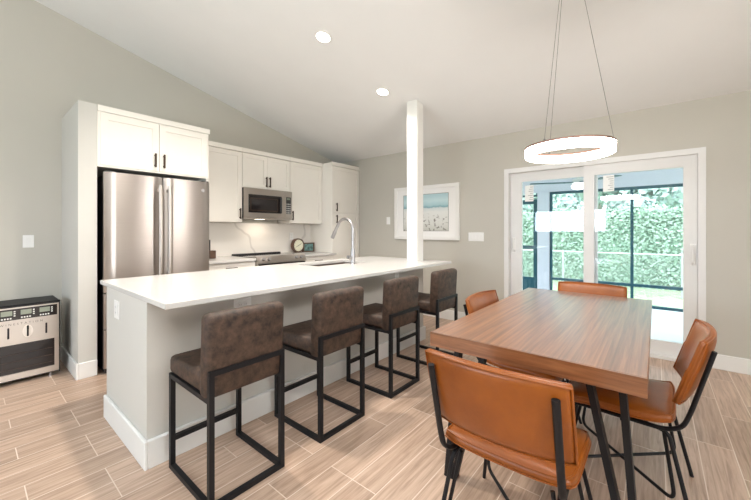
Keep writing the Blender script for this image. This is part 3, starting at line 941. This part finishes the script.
pf = thing('small_picture_box', 'small brown framed box with teal picture right of the clock', 'ornament', (3.625, 4.44, .9155), R(-6))
MB().frame(-.105, .105, 0, .15, .018, -.03, .03).build('frame', M_clockrim, pf)
M_tealpic = mat('teal_picture', (0.12, 0.24, 0.23), 0.3, var=0.75, scale=22)
MB().box(-.09, -.015, .016, .09, .02, .134).build('picture', M_tealpic, pf)

ps = thing('dark_upright_stand', 'small dark brown stand with upright rod beside the refrigerator', 'stand', (1.99, 4.33, .9155))
MB().box(-.035, -.05, 0, .035, .05, .10, bev=.004).build('block', M_clockrim, ps)
MB().box(-.03, -.01, .10, -.016, .01, .235, bev=.003).build('rod', M_blackplast, ps)

# ------------------------------------------------------------------ wine dispenser on the floor
wd = thing('wine_dispenser', 'stainless four-bottle wine dispenser standing on the floor by the left wall', 'appliance', (.035, 4.055, 0))
WW, WDp, WH = .505, .33, .658
MB().box(.004, .02, .03, WW - .004, WDp, WH, bev=.004).build('case', M_black, wd)
MB().box(0, 0, WH - .022, WW, .02, WH).box(0, 0, .03, .008, .02, WH - .022).box(WW - .008, 0, .03, WW, .02, WH - .022).build('front_edge', M_black, wd)
MB().box(.008, -.002, .345, WW - .008, .018, WH - .022).build('front_panel', M_steel2, wd)
ds = MB().box(.015, -.006, .535, WW - .02, -.002, .625).build('display_strip', M_blackglass, wd)
for k in range(4):
    x = .082 + k * .1115
    q = MB().box(x - .042, -.009, .573, x + .022, -.006, .612).build('display', M_lcd, ds)
    b = MB()
    for j in range(4): b.box(x - .040 + j * .016, -.0085, .545, x - .030 + j * .016, -.006, .556)
    for j in range(3): b.box(x + .030, -.0085, .565 + j * .017, x + .040, -.006, .574 + j * .017)
    b.build('buttons', M_btn, ds)
    MB().box(x - .006, -.008, .385, x + .006, -.002, .475, bev=.003).build('spout_slot', M_black, wd)
lt = MB(); lt.lathe([(.045, 0), (.045, .002)], 28, Matrix.Translation((.305, -.002, .43)) @ Matrix.Rotation(R(90), 4, 'X') @ Matrix.Diagonal((.7, 1.15, 1, 1)))
lt.build('oval_plate', mat('pale_metal_plate', (.78, .72, .66), .45, .3), wd)
wf = MB().frame(.008, WW - .008, .045, .345, .028, -.004, .018, tb=.05, tt=.012).build('window_door', M_steel2, wd)
MB().box(.03, .004, .09, WW - .03, .012, .338).build('window', M_blackglass, wf)
b = MB()
for k in range(3): b.box(.05, -.0, .13 + .06 * k, WW - .05, .003, .132 + .06 * k)
b.build('shelf_line', mat('brown_shelf', (.10, .06, .045), .5), wf)
b = MB()
for x in (.04, WW - .06): b.lathe([(.014, 0), (.014, .014), (.009, .016), (.009, .031)], 16, Matrix.Translation((x, .02, 0)))
for x in (.04, WW - .06): b.lathe([(.014, 0), (.014, .014), (.009, .016), (.009, .031)], 16, Matrix.Translation((x, WDp - .04, 0)))
b.build('feet', M_chrome, wd)
cu = D.curves.new('lettering', 'FONT'); cu.body = 'WINESTATION'; cu.size = .024; cu.space_character = 1.75; cu.extrude = .0008; cu.align_x = 'CENTER'
to = D.objects.new('lettering_source', cu); C.objects.link(to)
me = D.meshes.new_from_object(to.evaluated_get(bpy.context.evaluated_depsgraph_get()))
D.objects.remove(to); me.name = 'lettering'; me.materials.clear(); me.materials.append(mat('dark_lettering', (.09, .08, .075), .5))
lo = D.objects.new('lettering', me); C.objects.link(lo); lo.parent = wd; lo.location = (.27, -.0028, .492); lo.rotation_euler = (R(90), 0, 0)

# ------------------------------------------------------------------ framed picture on the door wall
pc = thing('framed_picture', 'white framed beach painting on the greige wall behind the post', 'picture', (XW, 2.66, 1.534))
W2, H2 = .555, .402
fr(-W2, W2, -H2, H2, .05, -.035, -.002).build('frame', M_trim, pc)
MB().box(-.018, -W2 + .045, -H2 + .045, -.006, W2 - .045, H2 - .045).build('mat_board', M_canvas_mat, pc)
fr(-W2 + .165, W2 - .165, -H2 + .125, H2 - .125, .008, -.021, -.018).build('inner_liner', mat('grey_liner', (.30, .30, .29), .5), pc)
MB().box(-.0205, -W2 + .171, -H2 + .131, -.0185, W2 - .171, H2 - .131).build('painting', M_sea, pc)

# ------------------------------------------------------------------ bar stools
def cushion(b, x0, y0, z0, x1, y1, z1, bev, seg=5):
    b.box(x0, y0, z0, x1, y1, z1, bev=bev, seg=seg); return b


def make_stool():
    t = thing('bar_stool', '', 'bar stool', group='brown bar stools along the island')
    hw, f, k = .20, .235, -.235     # half width, front y, back y (front faces the island, +y)
    s = .0245
    MB().box(-hw + .004, k + .055, .505, hw - .004, f + .012, .60, bev=.025, seg=6).build('seat', M_suede, t, True)
    m = Matrix.Translation((0, k + .055, .53)) @ Matrix.Rotation(R(3), 4, 'X')
    MB().box(-hw - .008, -.040, -.035, hw + .008, .046, .357, bev=.030, seg=6, mtx=m).build('backrest', M_suede, t, True)
    for sx in (-1, 1):
        x = sx * (hw - s / 2)
        MB().box(x - s / 2, f - s, 0, x + s / 2, f, .508).build('leg', M_black, t)
        MB().box(x - s / 2, k, 0, x + s / 2, k + s, .632).build('leg', M_black, t)
        MB().box(x - s / 2, k + s, 0, x + s / 2, f - s, s).build('floor_rail', M_black, t)
        MB().box(x - s / 2, k + s, .484, x + s / 2, f - s, .507).build('seat_rail', M_black, t)
    MB().box(-hw + s, k, 0, hw - s, k + s, s).build('floor_rail', M_black, t)
    MB().box(-hw + s, k, .632 - s, hw - s, k + s, .632).build('back_rail', M_black, t)
    MB().box(-hw + s, f - s, .145, hw - s, f, .145 + s).build('footrest', M_black, t)
    MB().box(-hw + s, f - s, .484, hw - s, f, .507).build('seat_rail', M_black, t)
    return t


st0 = make_stool()
labs = ['brown hide bar stool nearest the camera, at the near end of the island', 'brown hide bar stool second from the near end of the island',
        'brown hide bar stool third along the island, in front of the far outlet', 'brown hide bar stool farthest away, past the white post by the island end']
for i, x in enumerate((.898, 1.550, 2.250, 2.965)):
    o = st0 if i == 0 else copy_tree(st0)
    o.location = (x, 1.775, 0); o['label'] = labs[i]

# ------------------------------------------------------------------ dining table
TX0, TX1, TY0, TY1, TZ0, TZ1 = 1.503, 3.22, .022, .882, .687, .757
dt = thing('dining_table', 'walnut-topped dining table on black V legs under the ring light', 'table', (2.36, .452, 0))
for x0_, x1_ in ((TX0 - 2.36, TX0 - 2.352), (TX1 - 2.368, TX1 - 2.36)):
    MB().box(x0_, TY0 - .452, TZ0, x1_, TY1 - .452, TZ1 - .0005).build('edge_band', M_woodedge, dt)
MB().box(TX0 - 2.352, TY0 - .452, TZ0, TX1 - 2.368, TY1 - .452, TZ1, bev=.002, seg=1).build('tabletop', M_wood, dt)


def vleg(x, ys, name='leg'):
    """ys: outer top, inner top, outer foot, inner foot (y)"""
    b = MB(); oy, iy, ofy, ify = [y - .452 for y in ys]; x -= 2.36
    b.bar((x, oy, TZ0), (x, ofy, .008), .05, .024, (0, 1, 0)); b.bar((x, iy, TZ0), (x, ify, .008), .05, .024, (0, 1, 0))
    lo_, hi_ = min(ofy, ify), max(ofy, ify)
    b.box(x - .025, lo_ - .013, 0, x + .025, hi_ + .013, .008)
    a_, c_ = min(oy, iy), max(oy, iy); b.box(x - .012, a_ - .01, TZ0 - .004, x + .012, c_ + .01, TZ0)
    return b.build('leg', M_black, dt)


for x in (1.61, 3.11):
    vleg(x, (.100, .212, .052, .078)); vleg(x, (.775, .640, .835, .800))

# ------------------------------------------------------------------ dining chairs (local +x is forward)
def pad(nx, ny, f, th, name, m, parent, crown=.012):
    """closed pad: f(u,v) -> centre surface point + normal; u,v in [-1,1]; thickness th tapering to the welt"""
    b = MB(); bm = b.bm; top, bot = [], []
    for i in range(nx + 1):
        ra, rb = [], []
        for j in range(ny + 1):
            u, v = 2 * i / nx - 1, 2 * j / ny - 1
            p, n_ = f(u, v)
            e = (1 - abs(u) ** 5) * (1 - abs(v) ** 5)
            h = th / 2 * (.28 + .72 * e ** .5) + crown * (1 - u * u) * (1 - v * v)
            ra.append(bm.verts.new(p + n_ * h)); rb.append(bm.verts.new(p - n_ * h * .9))
        top.append(ra); bot.append(rb)
    for i in range(nx):
        for j in range(ny):
            bm.faces.new((top[i][j], top[i + 1][j], top[i + 1][j + 1], top[i][j + 1]))
            bm.faces.new((bot[i][j + 1], bot[i + 1][j + 1], bot[i + 1][j], bot[i][j]))
    def rim(A, B):
        for k in range(len(A) - 1): bm.faces.new((A[k], A[k + 1], B[k + 1], B[k]))
    rim(top[0], bot[0]); rim(top[-1], bot[-1])
    rim([r_[0] for r_ in top], [r_[0] for r_ in bot]); rim([r_[-1] for r_ in top], [r_[-1] for r_ in bot])
    o = b.build(name, m, parent)
    for p in o.data.polygons: p.use_smooth = True
    return o


def rim_path(f, n=18, off=0.0, k=.985):
    pts = []
    for side in range(4):
        for i in range(n):
            s_ = 2 * i / n - 1
            u, v = [(s_, -1), (1, s_), (-s_, 1), (-1, -s_)][side]
            # round the corners
            p, n_ = f(u * k, v * k); pts.append(p + n_ * off)
    return pts


def make_chair():
    t = thing('dining_chair', '', 'dining chair', group='tan leather dining chairs around the table')

    def seat_f(u, v):
        su = math.copysign(abs(u) ** 1.0, u)
        cr = 1 - .06 * abs(u) ** 6
        x = .222 * u * (1 - .07 * abs(v) ** 6); y = .232 * v * cr
        z = .430 + .010 * abs(v) ** 3.0 - .020 * max(0, u) ** 3 + .020 * max(0, -u) ** 4
        n_ = Vector((.10 * max(0, u) ** 2 + .12 * max(0, -u) ** 3, -.30 * math.copysign(abs(v) ** 2, v), 1)).normalized()
        return Vector((x, y, z)), n_

    def back_f(u, v):
        # u: along y (width), v: up
        y = .246 * u; h = (v + 1) / 2
        z = .534 + .285 * h - .012 * abs(u) ** 3 * (1 if v > 0 else -1) * .5
        x = -.262 - .086 * h + .040 * abs(u) ** 2.2
        n_ = Vector((1, -.36 * math.copysign(abs(u) ** 1.2, u), .25)).normalized()
        return Vector((x, y, z)), n_

    s_ = pad(22, 22, seat_f, .066, 'seat', M_tan, t, .010)
    MB().tube(rim_path(seat_f, 18, .012), .0045, 6, True).tube(rim_path(seat_f, 18, -.014), .0045, 6, True).build('piping', M_tan, s_, True)
    k_ = pad(22, 18, back_f, .046, 'backrest', M_tan, t, .006)
    MB().tube(rim_path(back_f, 18, .010), .004, 6, True).tube(rim_path(back_f, 18, -.009), .004, 6, True).build('piping', M_tan, k_, True)
    r = .0075
    for sy in (-1, 1):
        y = .208 * sy
        pts = fillet([(-.342, y, .775), (-.270, y, .50), (-.245, y, .428), (-.19, y * .95, .396), (.17, y * .88, .393)], .05)
        MB().tube(pts, .0125, 12, ry=.009, up=(0, 1, 0)).build('back_support', M_black, t, True)
        # rear leg arches over at the top
        MB().tube(fillet([(-.285, .235 * sy, 0), (-.20, .19 * sy, .380), (-.15, .186 * sy, .393), (.0, .18 * sy, .393)], .05), .0085, 12).build('leg', M_black, t, True)
        MB().tube(fillet([(.262, .248 * sy, 0), (.165, .18 * sy, .393), (.05, .18 * sy, .393)], .03), .0085, 12).build('leg', M_black, t, True)
        b = MB().tube(fillet([(-.18, .165 * sy, .393), (-.222, .215 * sy, .105), (.20, -.205 * sy, .105), (.155, -.16 * sy, .393)], .05), r, 12)
        b.build('cross_brace', M_black, t, True)
    for x in (-.12, .13): MB().tube([(x, -.19, .393), (x, .19, .393)], r, 10).build('seat_bearer', M_black, t, True)
    return t


ch0 = make_chair()
for i, (x, y, a, lab) in enumerate(((1.44, .433, 0, 'tan leather dining chair nearest the camera, back turned at table end'),
                                    (2.165, .150, 88, 'tan leather dining chair on the long table side nearest the bare wall'),
                                    (3.06, .425, 180, 'tan leather dining chair at the table end before the glass door'),
                                    (2.335, .643, -90, 'tan leather dining chair on the long table side facing away from the bar stools'))):
    o = ch0 if i == 0 else copy_tree(ch0)
    o.location = (x, y, 0); o.rotation_euler = (0, 0, R(a)); o['label'] = lab

# ------------------------------------------------------------------ pendant ring light
RX, RY, RZB = 2.44, .43, 1.741
cz = ceil_z(RX)
pn = thing('pendant_light', 'glowing white ring pendant hung on three cables above the dining table', 'pendant light', (RX, RY, RZB))
ro, ri, rh = .248, .231, .056
MB().lathe([(ro - .004, .0), (ro, .004), (ro, rh - .004)], 72, cap=False).build('outer_diffuser', M_ring, pn, True)
MB().lathe([(ri, rh - .004), (ri, .004), (ri + .004, 0), (ro - .004, 0)], 72, cap=False).build('inner_diffuser', M_ringlow, pn, True)
b = MB(); b.lathe([(ri - .001, rh - .004), (ro + .005, rh - .004), (ro + .005, rh + .009), (ri - .001, rh + .009), (ri - .001, rh - .004)], 72, cap=False)
b.build('ring_housing', M_copper, pn, True)
for a in (-81, 39, 159):
    ca, sa = math.cos(R(a)), math.sin(R(a)); rm = (ro + ri) / 2
    b = MB().tube([(ca * rm, sa * rm, rh + .006), (ca * rm, sa * rm, rh + .02)], .006, 8)
    b.tube([(ca * rm, sa * rm, rh + .018), (ca * .05, sa * .05, ceil_z(RX + ca * .05) - RZB - .03)], .0016, 6)
    b.build('cable', M_cable, pn)
q = Matrix.Translation((0, 0, cz - RZB)) @ Matrix.Rotation(math.atan(CEIL_S), 4, 'Y')
MB().lathe([(.075, -.03), (.078, -.026), (.078, 0)], 32, q).build('ceiling_canopy', M_copper, pn, True)

# ------------------------------------------------------------------ recessed ceiling lights
for x, y, lab in ((2.105, 2.362, 'lit recessed ceiling light nearer the camera'), (3.008, 2.380, 'lit recessed ceiling light near the white post')):
    t = thing('recessed_light', lab, 'ceiling light', (x, y, ceil_z(x)), 0, 'recessed ceiling lights')
    t.rotation_euler = (0, math.atan(CEIL_S), 0)
    MB().lathe([(.062, -.002), (.062, -.006), (.082, -.004), (.084, 0), (.062, -.0015)], 36, cap=False).build('trim_ring', M_plate, t, True)
    MB().lathe([(.062, -.004), (.062, -.002)], 36).build('lens', M_lens, t)
    spot('recessed_lamp', (x, y, ceil_z(x) - .03), (52 if x < 2.5 else 46), (1.0, .945, .87))
